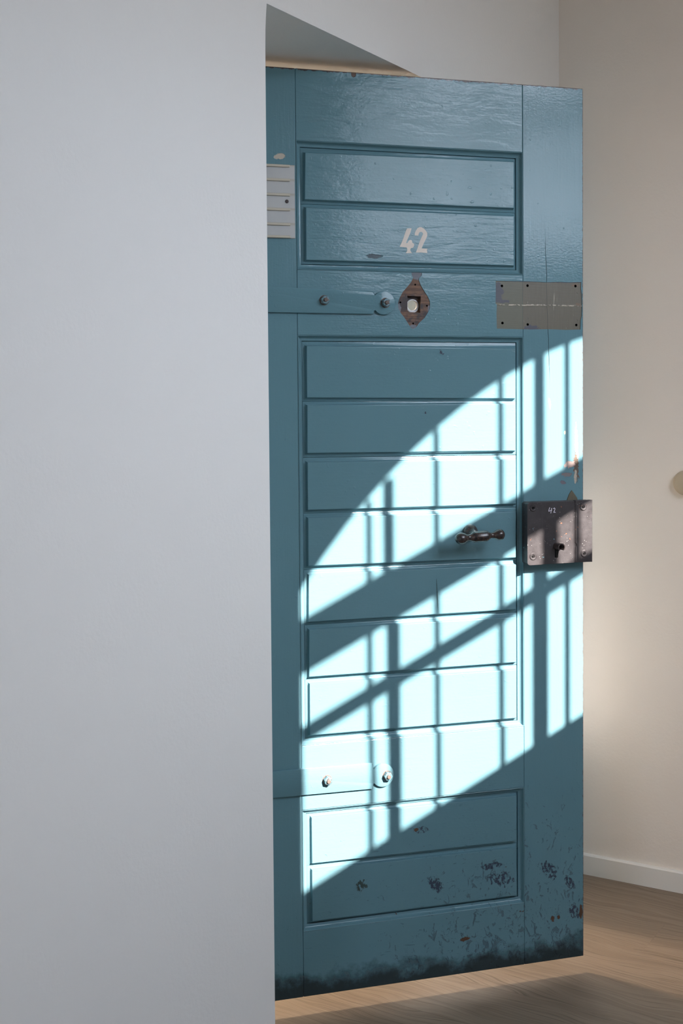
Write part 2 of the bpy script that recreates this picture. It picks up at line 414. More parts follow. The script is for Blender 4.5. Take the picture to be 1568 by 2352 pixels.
# the room beyond the doorway
struct('wall_beyond', wbox(-2.3, 3.3, -3.9, -3.6, 0, CEIL), M['plaster'])
struct('wall_beyond_right', wbox(3.0, 3.3, -3.6, BACK, 0, CEIL), M['plaster'])
struct('wall_beyond_left', wbox(-2.3, -2.0, -3.6, BACK, 0, CEIL), M['plaster'])
struct('wall_beyond_front', wbox(A1+.3, 3.0, BACK, BACK+.3, 0, CEIL), M['plaster'])
struct('ceiling_beyond', wbox(A1+.3, 3.3, -3.9, BACK+.3, CEIL, CEIL+.2), M['ceiling'])

# floor: object axes follow the planks (x across the room, y along it)
bm = box(-3.9, ROOM_W+.35, A0-.3, 3.3, -.15, 0)
fl = struct('floor', bm, M['oak'])
fl.matrix_world = Matrix(((NX, DX, 0, PX), (NY, DY, 0, PY), (0, 0, 1, 0), (0, 0, 0, 1)))

def skirting(name, a0, a1, p0, p1, inward):
    """0.059 m high board with an eased top edge; inward = (da, dp) towards the room"""
    da, dp = inward; t = .013; hgt = .059
    prof = [(0, 0), (t, 0), (t, hgt-.004), (t-.003, hgt), (0, hgt)]
    bm = bmesh.new()
    r0 = [bm.verts.new(W(a0+da*x, p0+dp*x, z)) for x, z in prof]
    r1 = [bm.verts.new(W(a1+da*x, p1+dp*x, z)) for x, z in prof]
    bm.faces.new(r0); bm.faces.new(r1[::-1])
    for i in range(5): bm.faces.new((r0[i], r0[(i+1) % 5], r1[(i+1) % 5], r1[i]))
    return struct(name, bm, M['skirting'])
skirting('baseboard_right', A1, A1, 0, ROOM_W, (-1, 0))
skirting('baseboard_left', FE+.03, A1-.013, 0, 0, (0, 1))
skirting('baseboard_near', A0, -.01, 0, 0, (0, 1))

# window wall with segmental arched windows
WC = [0.0]                      # window centres
HWD, SILL, TOP, RAD = .553, 1.90, 2.79, .79
def arch_z(x): return TOP - RAD + math.sqrt(max(0, RAD*RAD - x*x))
def arch_pts(n=20, gx=0, gz=0):
    pts = [(-HWD-gx, SILL-gz), (HWD+gx, SILL-gz)]
    for i in range(n+1):
        x = HWD - 2*HWD*i/n
        pts.append((x*(HWD+gx)/HWD, arch_z(x)+gz))
    return pts
bm = bmesh.new()
xs_prev = A0
for c in sorted(WC):
    if c-HWD < A0: continue
    plan_quad(bm, [(xs_prev, ROOM_W, 0), (c-HWD, ROOM_W, 0), (c-HWD, ROOM_W, CEIL), (xs_prev, ROOM_W, CEIL)])
    plan_quad(bm, [(c-HWD, ROOM_W, 0), (c+HWD, ROOM_W, 0), (c+HWD, ROOM_W, SILL), (c-HWD, ROOM_W, SILL)])
    n = 20
    for i in range(n):
        x0 = -HWD + 2*HWD*i/n; x1 = -HWD + 2*HWD*(i+1)/n
        plan_quad(bm, [(c+x0, ROOM_W, arch_z(x0)), (c+x1, ROOM_W, arch_z(x1)), (c+x1, ROOM_W, CEIL), (c+x0, ROOM_W, CEIL)])
    inner = arch_pts(); outer = arch_pts(gx=.30, gz=.28)
    for i in range(len(inner)):
        j = (i+1) % len(inner)
        plan_quad(bm, [(c+inner[i][0], ROOM_W, inner[i][1]), (c+inner[j][0], ROOM_W, inner[j][1]),
                       (c+outer[j][0], ROOM_W+.26, outer[j][1]), (c+outer[i][0], ROOM_W+.26, outer[i][1])])
    xs_prev = c+HWD
plan_quad(bm, [(xs_prev, ROOM_W, 0), (A1, ROOM_W, 0), (A1, ROOM_W, CEIL), (xs_prev, ROOM_W, CEIL)])
bmesh.ops.remove_doubles(bm, verts=bm.verts, dist=1e-5)
struct('wall_window', bm, M['plaster'])

def window(idx, c):
    def wb(bm, a0, a1, z0, z1, p0=-.006, p1=.006):
        wbox(c+a0, c+a1, ROOM_W+p0, ROOM_W+p1, z0, z1, bm)
    bm = bmesh.new()                            # fixed frame: posts, transom, flat cross bar
    HW = HWD
    for a0, a1, z0, z1 in ((-.3570, -.3340, 2.38, 2.70), (-.3510, -.3210, SILL, 2.50),
                           (.0140, .0380, 2.38, TOP), (.0085, .0465, SILL, 2.50),
                           (.384, .406, 2.38, 2.67), (.378, .408, SILL, 2.50),
                           (-HW, HW, 2.3840, 2.4990), (-HW, HW, 2.2315, 2.2635)):
        wb(bm, a0, a1, z0, z1)
    o = struct('window_%d' % idx, bm, M['window_metal'])
    for a in (-.409, -.246, -.086, .081, .244, .407):
        b = link('window_bar', lathe([(0, SILL-.03), (.0078, SILL-.03), (.0078, arch_z(a)+.03), (0, arch_z(a)+.03)],
                 W(c+a, ROOM_W+.04, 0), (0, 0, 1), 10), M['window_metal'], o)
    pl_ = bpy.data.lights.new('window portal', 'AREA'); pl_.shape = 'RECTANGLE'; pl_.size = 1.16; pl_.size_y = .90
    pl_.cycles.is_portal = True
    po = bpy.data.objects.new('window_daylight_%d' % idx, pl_); C.objects.link(po)
    pos = W(c, ROOM_W+.04, 2.35)
    po.matrix_world = Matrix.Translation(pos) @ Vector((-NX, -NY, 0)).to_track_quat('-Z', 'Z').to_matrix().to_4x4()
    return o
for i, c in enumerate(WC): window(i+1, c)
bm = wbox(A0-.2, A0-.15, RW[0], RW[0]+.06, RW[2], RW[3]); wbox(A0-.2, A0-.15, RW[1]-.06, RW[1], RW[2], RW[3], bm)
wbox(A0-.2, A0-.15, RW[0], RW[1], RW[2], RW[2]+.06, bm); wbox(A0-.2, A0-.15, RW[0], RW[1], RW[3]-.06, RW[3], bm)
wbox(A0-.2, A0-.15, (RW[0]+RW[1])/2-.03, (RW[0]+RW[1])/2+.03, RW[2], RW[3], bm)
struct('window_2', bm, M['window_metal'])  # frame of the unseen window added for fill light
pl_ = bpy.data.lights.new('rear portal', 'AREA'); pl_.shape = 'RECTANGLE'; pl_.size = RW[1]-RW[0]; pl_.size_y = RW[3]-RW[2]
pl_.cycles.is_portal = True
po = bpy.data.objects.new('window_daylight_2', pl_); C.objects.link(po)
po.matrix_world = Matrix.Translation(W(A0-.01, (RW[0]+RW[1])/2, (RW[2]+RW[3])/2)) @ Vector((DX, DY, 0)).to_track_quat('-Z', 'Z').to_matrix().to_4x4()

# round wall button at the right edge of the photograph
bt = lathe([(0, 0), (.0335, 0), (.0346, .002), (.0346, .008), (.0325, .014), (.026, .0185), (.014, .0215), (0, .0225)], (0, 0, 0), (0, 0, 1), 48)
o = link('wall_button', bt, M['beige'], smooth=True)
o.matrix_world = Matrix.Translation(W(A1, .368, 1.140)) @ Vector((-DX, -DY, 0)).to_track_quat('Z', 'Y').to_matrix().to_4x4()
tag(o, 'round beige button mounted on the right wall at lock height', 'wall button')

# unseen lamp, added on the ceiling beyond for warm light behind the door
lamp = bpy.data.objects.new('warm_fill_lamp', None); C.objects.link(lamp); lamp.location = W(1.0, -2.2, CEIL)
tag(lamp, 'added round opal fill lamp in the room behind the blue door', 'fill lamp')
link('lamp_base', lathe([(0, 0), (.17, 0), (.17, -.03), (.15, -.035), (0, -.035)], (0, 0, 0), (0, 0, 1), 40), M['lamp_metal'], lamp, smooth=True)
link('lamp_shade', lathe([(.15, -.03), (.165, -.05), (.155, -.09), (.11, -.12), (.05, -.135), (0, -.138)], (0, 0, 0), (0, 0, 1), 40), M['lamp'], lamp, smooth=True)

# ------------------------------------------------------------------ the door
ux, uy = math.cos(DOOR_AZ), math.sin(DOOR_AZ)
door = bpy.data.objects.new('door_1', None); C.objects.link(door)
door.location = (DOOR_R[0]-ux*DW, DOOR_R[1]-uy*DW, 0); door.rotation_euler = (0, 0, DOOR_AZ)
tag(door, 'old blue-green panelled cell door numbered 42, standing open in the white wall', 'door', kind='structure')
X = lambda u: u + DW                            # u = distance from the leading edge, negative
TH = .060
ZT, ZB = 2.0848, .0548
JL, JR = X(-.6835), X(-.1520)                   # joints of rails and stiles

def part(name, bm, mat, parent=None, label=None, smooth=False):
    o = link(name, bm, mat, parent or door, smooth)
    if label: o['label'] = label
    return o

def board_solid(x0, x1, z0, z1, bw=.0015):
    return box(x0, x1, 0, TH, z0, z1, bw, 2)

def carve(o, cutters):
    for bmc, mat in cutters:
        bmesh.ops.recalc_face_normals(bmc, faces=bmc.faces)
        me = bpy.data.meshes.new('cut'); bmc.to_mesh(me); me.materials.append(mat)
        co = bpy.data.objects.new('cut', me); C.objects.link(co); co.parent = o.parent
        md = o.modifiers.new('b', 'BOOLEAN'); md.operation = 'DIFFERENCE'; md.object = co; md.solver = 'EXACT'
        try: md.material_mode = 'TRANSFER'
        except Exception: pass
        bpy.context.view_layer.update()
        dg = bpy.context.evaluated_depsgraph_get()
        new = bpy.data.meshes.new_from_object(o.evaluated_get(dg), depsgraph=dg)
        o.modifiers.clear(); o.data = new
        bpy.data.objects.remove(co)

stile_h = part('stile', board_solid(0, JL-.0003, ZB, ZT), M['paint_v'])
stile_l = part('stile', board_solid(JR+.0003, DW, ZB, ZT), M['paint_v'])
R_TOP = (1.9313, ZT); R_LOCK = (1.5126, 1.6544); R_MID = (.4720, .6150); R_BOT = (ZB, .2007)
rail_t = part('rail', board_solid(JL, JR, *R_TOP), M['paint_h'])
rail_k = part('rail', board_solid(JL, JR, *R_LOCK), M['paint_h'])
rail_m = part('rail', board_solid(JL, JR, *R_MID), M['paint_h'])
rail_b = part('rail', board_solid(JL, JR, *R_BOT), M['paint_h'])

PAT = [(-0.2189,1.6394),(-0.1349,1.6398),(-0.0952,1.6385),(-0.0605,1.6402),(-0.033,1.6396),(-0.0046,1.6412),(-0.0055,1.6255),(-0.0037,1.6139),(-0.0032,1.5856),(-0.0038,1.5622),(-0.0064,1.5522),(-0.0074,1.5313),(-0.0442,1.5301),(-0.0917,1.5313),(-0.1334,1.5301),(-0.1783,1.5308),(-0.2166,1.5314),(-0.2174,1.566),(-0.2165,1.5857),(-0.2195,1.5881),(-0.219,1.615)]
DIA = [(-0.4212,1.6533),(-0.414,1.6540),(-0.4035,1.6540),(-0.3963,1.653),(-0.3977,1.6471),(-0.4036,1.642),(-0.4043,1.6371),(-0.3998,1.6261),(-0.3906,1.6115),(-0.3828,1.6005),(-0.3782,1.5895),(-0.3783,1.5747),(-0.3823,1.5672),(-0.391,1.5535),(-0.4042,1.5422),(-0.4108,1.5323),(-0.4174,1.5285),(-0.4226,1.5297),(-0.4291,1.5395),(-0.4382,1.5529),(-0.4472,1.5639),(-0.4524,1.5736),(-0.4536,1.5858),(-0.4496,1.5969),(-0.4417,1.6106),(-0.4312,1.6218),(-0.422,1.633),(-0.4174,1.6417),(-0.4206,1.6478)]
def cut_patch(): return poly_prism([(X(u), z) for u, z in PAT], -.02, .0015)
def cut_hole(u, z, r, dep): return lathe([(0, -.02), (r, -.02), (r, dep), (0, dep)], (X(u), 0, z), (0, 1, 0), 20)
carve(rail_k, [
    (cut_patch(), M['primer']),
    (poly_prism([(X(u), z) for u, z in DIA], -.02, .0013), M['bare_wood']),
    (poly_prism([(X(-.4310), 1.5660), (X(-.4000), 1.5650), (X(-.3992), 1.6012), (X(-.4310), 1.6020)], -.02, .013), M['bare_wood']),
    (lathe([(0, .0205), (.042, .0205), (.042, .07), (0, .07)], (X(-.4150), 0, 1.5805), (0, 1, 0), 40), M['bare_wood']),
    (lathe([(0, -.02), (.0130, -.02), (.0130, .03), (0, .03)], (X(-.4150), 0, 1.5805), (0, 1, 0), 32), M['liner'])]
    + [(cut_hole(u, z, .0021, .012), M['dark']) for u, z in ((-.4122,1.6271),(-.4473,1.5872),(-.3849,1.5807),(-.4177,1.5409))]
    + [(cut_hole(u, z, .0031, .012), M['dark']) for u, z in ((-.2033,1.6283),(-.2022,1.5442))])
carve(stile_l, [(cut_patch(), M['primer'])]
    + [(cut_hole(u, z, .0031, .012), M['dark']) for u, z in ((-.1398,1.6301),(-.0189,1.6316),(-.1395,1.5416),(-.0169,1.5417))]
    + [(cut_hole(u, z, .0032, .0022), M['primer']) for u, z in ((-.0168,1.6145),(-.1409,1.5542),(-.0165,1.5517))])
rail_k['label'] = 'rail with a bare brown leaf-shaped scar around a peephole'
stile_l['label'] = 'stile with the lock and a bare grey-brown patch'

# lining of the peephole, drilled slightly upward
bm = bmesh.new(); prev = None; first = None
rings = []
for r, y, dz in ((.0150, .0124, 0), (.0128, .0118, 0), (.0113, .0140, .0016), (.0113, .0204, .0022), (.0129, .0204, .0)):
    rings.append([bm.verts.new((X(-.4150)+r*math.cos(2*PI*i/36), y, 1.5805+dz+r*math.sin(2*PI*i/36))) for i in range(36)])
for A, B in zip(rings, rings[1:]):
    for i in range(36): bm.faces.new((A[i], A[(i+1) % 36], B[(i+1) % 36], B[i]))
part('peephole_liner', bm, M['liner'], rail_k, smooth=True)

# panels: fielded boards inside a moulding
BD = {
 'p1': [[(-.661,1.9059),(-.1725,1.9094),(-.6630,1.8067),(-.1725,1.8058)], [(-.6605,1.7877),(-.1725,1.7866),(-.6611,1.6766),(-.1728,1.6757)]],
 'p2': [[(-.6617,1.4888),(-.1700,1.4861),(-.662,1.3785),(-.1706,1.3738)], [(-.6615,1.3603),(-.1706,1.3595),(-.6625,1.2576),(-.1705,1.2541)],
        [(-.6621,1.2358),(-.1695,1.2321),(-.6624,1.1331),(-.1695,1.1321)], [(-.6618,1.1141),(-.1700,1.1120),(-.6623,1.0108),(-.1705,1.0082)],
        [(-.6618,.9896),(-.1700,.9895),(-.6630,.8875),(-.1706,.8885)], [(-.6615,.8686),(-.1700,.8683),(-.6630,.7662),(-.1698,.7659)],
        [(-.6617,.7489),(-.1700,.7465),(-.6621,.6366),(-.1695,.6359)]],
 'p3': [[(-.6602,.4515),(-.1705,.4522),(-.6600,.3508),(-.1705,.3483)], [(-.6602,.3344),(-.1715,.3306),(-.6605,.2212),(-.1705,.2199)]]}
OPEN = {'p1': (1.6544, 1.9313), 'p2': (.6150, 1.5126), 'p3': (.2007, .4720)}
FACE, BED = .0030, .0136
def panel(key):
    z0, z1 = OPEN[key]
    bm = bmesh.new()
    add_box(bm, JL+.001, JR-.001, BED+.003, TH-.012, z0+.0005, z1-.0005)      # tongue behind the boards
    bl = BD[key]
    for i, (tl, tr, blw, brw) in enumerate(bl):
        ch = .0085
        up = z1-.011 if i == 0 else None
        # chamfer rows: face corners, and bed corners below them
        def mid(a, b, t=.5): return (a+b)/2
        topL = (tl[1] + bl[i-1][2][1])/2 if i else z1-.0124
        topR = (tr[1] + bl[i-1][3][1])/2 if i else z1-.0124
        botL = (blw[1] + bl[i+1][0][1])/2 if i+1 < len(bl) else z0+.0124
        botR = (brw[1] + bl[i+1][1][1])/2 if i+1 < len(bl) else z0+.0124
        g = .0002
        gt = .0006 if (key == 'p2' and i == 2) else g          # one joint has opened
        gb = .0006 if (key == 'p2' and i == 1) else g
        xl, xr = JL+.0124, JR-.0124
        # face corners with outward signs, then a coved edge falling to the bed
        FC = [(X(tl[0]), tl[1], -1, 1), (X(tr[0]), tr[1], 1, 1), (X(brw[0]), brw[1], 1, -1), (X(blw[0]), blw[1], -1, -1)]
        lim = {(-1, 1): (xl, topL-gt), (1, 1): (xr, topR-gt), (1, -1): (xr, botR+gb), (-1, -1): (xl, botL+gb)}
        rows = []
        for w_, y_ in ((-.0012, FACE), (0, FACE), (.0006, FACE+.0003), (.0011, FACE+.0014), (.0016, FACE+.0045), (.0025, FACE+.0073), (.0042, FACE+.0092), (.0066, FACE+.0102), (.0086, FACE+.0106)):
            ring = []
            for cx_, cz_, sx_, sz_ in FC:
                lx, lz = lim[(sx_, sz_)]
                px_ = cx_+sx_*w_*(1 if sx_ < 0 else .70); pz_ = cz_+sz_*w_
                px_ = max(px_, lx+.0001) if sx_ < 0 else min(px_, lx-.0001)
                pz_ = min(pz_, lz) if sz_ > 0 else max(pz_, lz)
                ring.append(bm.verts.new((px_, y_, pz_)))
            rows.append(ring)
        Rr = [(xl, BED+.0008, topL-gt), (xr, BED+.0008, topR-gt), (xr, BED+.0008, botR+gb), (xl, BED+.0008, botL+gb)]
        rows.append([bm.verts.new(p) for p in Rr])
        rows.append([bm.verts.new((p[0], BED+.006, p[2])) for p in Rr])
        bm.faces.new(rows[0])
        for A, B in zip(rows, rows[1:]):
            for k_ in range(4): bm.faces.new((A[k_], A[(k_+1) % 4], B[(k_+1) % 4], B[k_]))
    o = part('panel', bm, M['paint_h'], smooth=True)
    # moulding run round the opening, mitred at the corners
    prof = [(0, -.0002), (.0008, -.0008), (.0016, -.0002), (.0021, .0016), (.0030, .0048), (.0050, .0077), (.0080, .0096), (.0108, .0104), (.0115, .0110), (.0116, .0165)]
    bm = bmesh.new(); loops = []
    for w, y in prof:
        loops.append([bm.verts.new(p) for p in ((JL+w, y, z0+w), (JR-w, y, z0+w), (JR-w, y, z1-w), (JL+w, y, z1-w))])
    for A, B in zip(loops, loops[1:]):
        for k_ in range(4): bm.faces.new((A[k_], A[(k_+1) % 4], B[(k_+1) % 4], B[k_]))
    part('moulding', bm, M['paint_m'], o, smooth=True)
    return o
pn1 = panel('p1'); pn2 = panel('p2'); pn3 = panel('p3')
pn1['label'] = 'upper panel with the painted number 42'
pn2['label'] = 'tall middle panel of seven boards'
pn3['label'] = 'scuffed lowest panel of two boards'

# stencilled number on the upper panel
FOUR = [(-0.4301,1.751),(-0.4196,1.7517),(-0.422,1.7427),(-0.4261,1.734),(-0.4308,1.7235),(-0.4326,1.72),(-0.4314,1.7179),(-0.429,1.7197),(-0.4267,1.7236),(-0.4234,1.7259),(-0.4198,1.7256),(-0.4184,1.7226),(-0.418,1.7196),(-0.4143,1.718),(-0.4134,1.715),(-0.4148,1.7111),(-0.4167,1.7085),(-0.4208,1.7079),(-0.4226,1.7057),(-0.4229,1.7027),(-0.4213,1.6998),(-0.419,1.6968),(-0.4328,1.6964),(-0.4323,1.699),(-0.4303,1.7008),(-0.43,1.7055),(-0.4313,1.7089),(-0.435,1.7092),(-0.4477,1.7102),(-0.4431,1.7189),(-0.4385,1.7301),(-0.4348,1.7405),(-0.432,1.7475)]
TWO = [(-0.4124,1.7361),(-0.4119,1.7413),(-0.4096,1.7465),(-0.4054,1.7526),(-0.4008,1.7547),(-0.3962,1.7547),(-0.3907,1.7523),(-0.3857,1.7472),(-0.3826,1.7422),(-0.383,1.7353),(-0.3853,1.73),(-0.39,1.7213),(-0.3937,1.7134),(-0.396,1.7078),(-0.3822,1.7077),(-0.3836,1.7042),(-0.3825,1.6978),(-0.3965,1.6987),(-0.4099,1.6982),(-0.4066,1.7062),(-0.4029,1.7166),(-0.3991,1.7262),(-0.3945,1.7358),(-0.3926,1.7401),(-0.3944,1.7435),(-0.3976,1.7447),(-0.4009,1.7435),(-0.4025,1.7407),(-0.4037,1.7359)]
for nm, P in (('painted 4', FOUR), ('painted 2', TWO)):
    part('painted_digit', poly_prism([(X(u), z) for u, z in P], FACE-.0003, FACE+.001), M['cream'], pn1, label='cream stencilled '+nm[-1])

# iron straps
def strap(z_top_l, z_bot_l, z_top_r, z_bot_r, u_end, disc, r, dome):
    pts = [(0.0, z_bot_l), (X(u_end), z_bot_r)]
    cu, cz = disc
    a0 = math.atan2(z_bot_r+.004-cz, u_end+.006-cu); a1 = math.atan2(z_top_r-.004-cz, u_end+.006-cu)
    if a0 > 0: a0 -= 2*PI
    if a1 < 0: a1 += 2*PI
    # short notch, then round the disc end
    start, end = math.radians(-152), math.radians(152)
    n = 30
    for i in range(n+1):
        t = start + (end-start)*i/n
        pts.append((X(cu)+r*math.cos(t), cz+r*math.sin(t)))
    pts.append((X(u_end), z_top_r)); pts.append((0.0, z_top_l))
    bm = poly_prism(pts, -.0075, .001, cap_bevel=.0036)
    # hinge knuckle behind the jamb
    o = part('hinge_strap', bm, M['paint_h'], smooth=True)
    zc = (z_top_l+z_bot_l)/2
    part('hinge_knuckle', lathe([(0, zc-.035), (.013, zc-.035), (.0135, zc-.033), (.0135, zc+.033), (.013, zc+.035), (0, zc+.035)], (-.010, .006, 0), (0, 0, 1), 24), M['paint_h'], o, smooth=True)
    return o
s1 = strap(1.6192, 1.5612, 1.6092, 1.5598, -.5130, (-.4885, 1.5848), .0262, 0)
s2 = strap(.5672, .5085, .5638, .5062, -.5220, (-.4985, .5345), .0262, .002)
s1['label'] = 'upper painted iron hinge strap'; s2['label'] = 'lower painted iron hinge strap'

def bolt(u, z, parent, rot, r=.0098, crater=True):
    y0 = -.0068
    if crater:
        c = lathe([(0, y0-.0009), (r*1.08, y0-.0009), (r*1.20, y0-.0005), (r*1.26, y0+.001)], (X(u), 0, z), (0, 1, 0), 26)
        for v in c.verts:
            if v.co.y > y0-.0005: 
                k_ = 1+random.uniform(-.16, .14); v.co.x = X(u)+(v.co.x-X(u))*k_; v.co.z = z+(v.co.z-z)*k_
    bm = lathe([(0, y0+.001), (r, y0+.001), (r, y0-.0105), (r*.86, y0-.0120), (r*.60, y0-.0120), (0, y0-.0120)], (X(u), 0, z), (0, 1, 0), 6)
    bmesh.ops.rotate(bm, cent=(X(u), 0, z), matrix=Matrix.Rotation(rot, 3, 'Y'), verts=bm.verts)
    bevel(bm, .0007, 1)
    o = part('bolt', bm, M['nut'], parent)
    lathe([(0, y0-.0160), (r*.36, y0-.0160), (r*.46, y0-.0150), (r*.46, y0-.0100), (0, y0-.0100)], (X(u), 0, z), (0, 1, 0), 16, None)
    me = o.data; b2 = bmesh.new(); b2.from_mesh(me)
    nf = len(b2.faces)
    lathe([(0, y0-.0160), (r*.36, y0-.0160), (r*.46, y0-.0150), (r*.46, y0-.0100), (0, y0-.0100)], (X(u), 0, z), (0, 1, 0), 16, b2)
    if crater:
        c.verts.ensure_lookup_table()
        mp = {v: b2.verts.new(v.co) for v in c.verts}
        cf = [b2.faces.new([mp[v] for v in f.verts]) for f in c.faces]
        for f in cf: f.material_index = 1
    b2.faces.ensure_lookup_table()
    me.materials.append(M['thread'])
    for f in b2.faces[nf:]: f.material_index = 1
    bmesh.ops.recalc_face_normals(b2, faces=b2.faces)
    b2.to_mesh(me); b2.free()
    return o
bolt(-.6250, 1.5885, s1, .2); bolt(-.4855, 1.5848, s1, .5)
bolt(-.6275, .5362, s2, .3, .0100); bolt(-.4885, .5335, s2, .1, .0100)

# card holder on the hinge stile
bm = box(X(-.800), X(-.6872), -.0024, .0005, 1.7204, 1.8770, .0004, 1)
for z in (1.8765, 1.8465, 1.8150, 1.7835, 1.7520, 1.7254):
    b0 = bmesh.new(); add_box(b0, X(-.788), X(-.6985), -.0062, -.0020, z-.0048, z+.0004)
    bevel(b0, .0008, 1)
    for f_ in b0.faces: f_.material_index = 1
    me = bpy.data.meshes.new('t'); b0.to_mesh(me); bm.from_mesh(me); b0.free(); bpy.data.meshes.remove(me)
for z in (1.8465, 1.8150, 1.7835, 1.7520):
    b0 = bmesh.new(); add_box(b0, X(-.6985), X(-.6876), -.0030, -.0020, z-.0012, z+.0002)
    me = bpy.data.meshes.new('t'); b0.to_mesh(me); bm.from_mesh(me); b0.free(); bpy.data.meshes.remove(me)
M['ledge'] = simple('yellowed ledge plastic', (.50, .45, .36), .4, bumpsc=90, bumpd=.0003)
ch = part('card_holder', bm, [M['plastic'], M['ledge']], label='yellowed white plastic card holder with ledges')
for u in (-.7052, -.7820):
    part('screw', lathe([(0, -.0040), (.0014, -.0040), (.0016, -.0052), (.0030, -.0050), (.0040, -.0034), (.0040, -.001), (0, -.001)], (X(u), 0, 1.7991), (0, 1, 0), 18), M['old_iron'], ch)

# T handle
HC = Vector((X(-.2820), -.0530, 1.0652)); FT = Vector((X(-.2843), 0, 1.0712))
hd = bpy.data.objects.new('handle', None)
bm = lathe([(0, .0), (.0168, .0), (.0172, -.004), (.0150, -.010), (.0115, -.014), (.0085, -.020), (.0072, -.032), (.0078, -.046), (.0, -.050)], FT, (0.0, 1, 0), 30)
for v in bm.verts:                                # the stem leans slightly to the grip
    t = max(0, min(1, -v.co.y/.05)); v.co.x += (HC.x-FT.x)*t; v.co.z += (HC.z-FT.z)*t
hroot = part('handle', bm, M['handle'], label='dark turned T handle', smooth=True)
prof = [(0, -.0590), (.0045, -.0583), (.0090, -.0555), (.0120, -.0510), (.0132, -.0455), (.0122, -.0395), (.0092, -.0335), (.0070, -.0285), (.0072, -.0235), (.0100, -.0185), (.0128, -.0150),
        (.0128, .0140), (.0112, .0180), (.0085, .0215), (.0064, .0265), (.0068, .0315), (.0095, .0370), (.0122, .0425), (.0128, .0480), (.0112, .0535), (.0070, .0570), (0, .0582)]
bm = lathe(prof, HC, (1, .0, .055), 32)
for v in bm.verts:                                # flat facets on the middle barrel
    d = v.co - HC
    if -.0155 < d.x < .0145:
        ang = math.atan2(d.z, d.y); seg = PI/4; a = (ang % seg) - seg/2
        rr = .0122/math.cos(a)*math.cos(0)*.985; l = math.hypot(d.y, d.z)
        v.co.y = HC.y + d.y/l*min(rr, .0132); v.co.z = HC.z + d.z/l*min(rr, .0132)
part('handle_grip', bm, M['handle'], hroot, smooth=True)

# rim lock
LF = -.0305
def rrect(x0, x1, z0, z1, r, n=5, corners=(1, 1, 1, 1)):
    pts = []
    for (cx, cz, a, on) in ((x1-r, z1-r, 0, corners[0]), (x0+r, z1-r, 90, corners[1]), (x0+r, z0+r, 180, corners[2]), (x1-r, z0+r, 270, corners[3])):
        if on:
            for i in range(n+1):
                t = math.radians(a+90*i/n); pts.append((cx+r*math.cos(t), cz+r*math.sin(t)))
        else:
            s = {0: (1, 1), 90: (-1, 1), 180: (-1, -1), 270: (1, -1)}[a]; pts.append((cx+r*s[0], cz+r*s[1]))
    return pts
bm = poly_prism(rrect(X(-.1555), X(.0055), .9935, 1.1360, .006, corners=(0, 1, 1, 0)), LF+.0012, .0008, cap_bevel=.0015)
lock = part('rim_lock', bm, M['lock_iron'], label='dark iron rim lock marked 42', smooth=True)
# lid plates with a gap between them
pts = rrect(X(-.1562), X(-.0395), .9932, 1.1362, .006, corners=(0, 1, 1, 0))
bm = poly_prism(pts, LF, LF+.003, cap_bevel=.0008)
part('lock_lid', bm, M['lock_iron'], lock)
bm = poly_prism(rrect(X(-.1566), X(-.1188), .9926, 1.1345, .006, corners=(0, 1, 1, 0)), LF-.0005, LF+.001, cap_bevel=.0004)
part('lock_lid', bm, M['lock_iron'], lock)
bm = poly_prism([(X(-.0360), .9945), (X(.0070), .9935), (X(.0072), 1.1372), (X(-.0360), 1.1372), (X(-.0360), 1.040), (X(-.0325), 1.0365), (X(-.0330), 1.0325), (X(-.0360), 1.029)], LF-.0003, LF+.012, cap_bevel=.0006)
part('bolt_plate', bm, M['lock_iron'], lock)
def lock_screw(u, z, rot, slot=True):
    c = (X(u), 0, z); r = .0092
    bm = lathe([(0, LF-.0006), (.0028, LF-.0006), (.0030, LF+.0004), (.0034, LF+.0004), (.0038, LF-.0020), (.0070, LF-.0024), (.0082, LF-.0016), (r, LF-.0004), (r, LF+.001), (0, LF+.001)], c, (0, 1, 0), 28)
    o = part('screw', bm, M['lock_iron'], lock, smooth=True)
    if slot:
        b = box(X(u)-.0080, X(u)-.0030, LF-.0021, LF-.0008, z-.0010, z+.0010)
        bmesh.ops.rotate(b, cent=(X(u), LF, z), matrix=Matrix.Rotation(rot, 3, 'Y'), verts=b.verts)
        b2 = bmesh.new(); b2.from_mesh(o.data); nf = len(b2.faces)
        mp = {v: b2.verts.new(v.co) for v in b.verts}
        for f in b.faces: 
            g = b2.faces.new([mp[v] for v in f.verts]); g.material_index = 1
        # hollow centre reads black
        o.data.materials.append(M['dark'])
        lathe([(0, LF-.0011), (.0026, LF-.0011), (.0026, LF-.0002), (0, LF-.0002)], (X(u)-.0006, 0, z-.0006), (0, 1, 0), 16, b2)
        b2.faces.ensure_lookup_table()
        for f in b2.faces[nf:]: f.material_index = 1
        b2.to_mesh(o.data); b2.free(); b.free()
lock_screw(-.1423, 1.1238, -1.2); lock_screw(-.1430, 1.0125, .3); lock_screw(-.0162, 1.1219, .1); lock_screw(-.0141, 1.0141, 2.2)
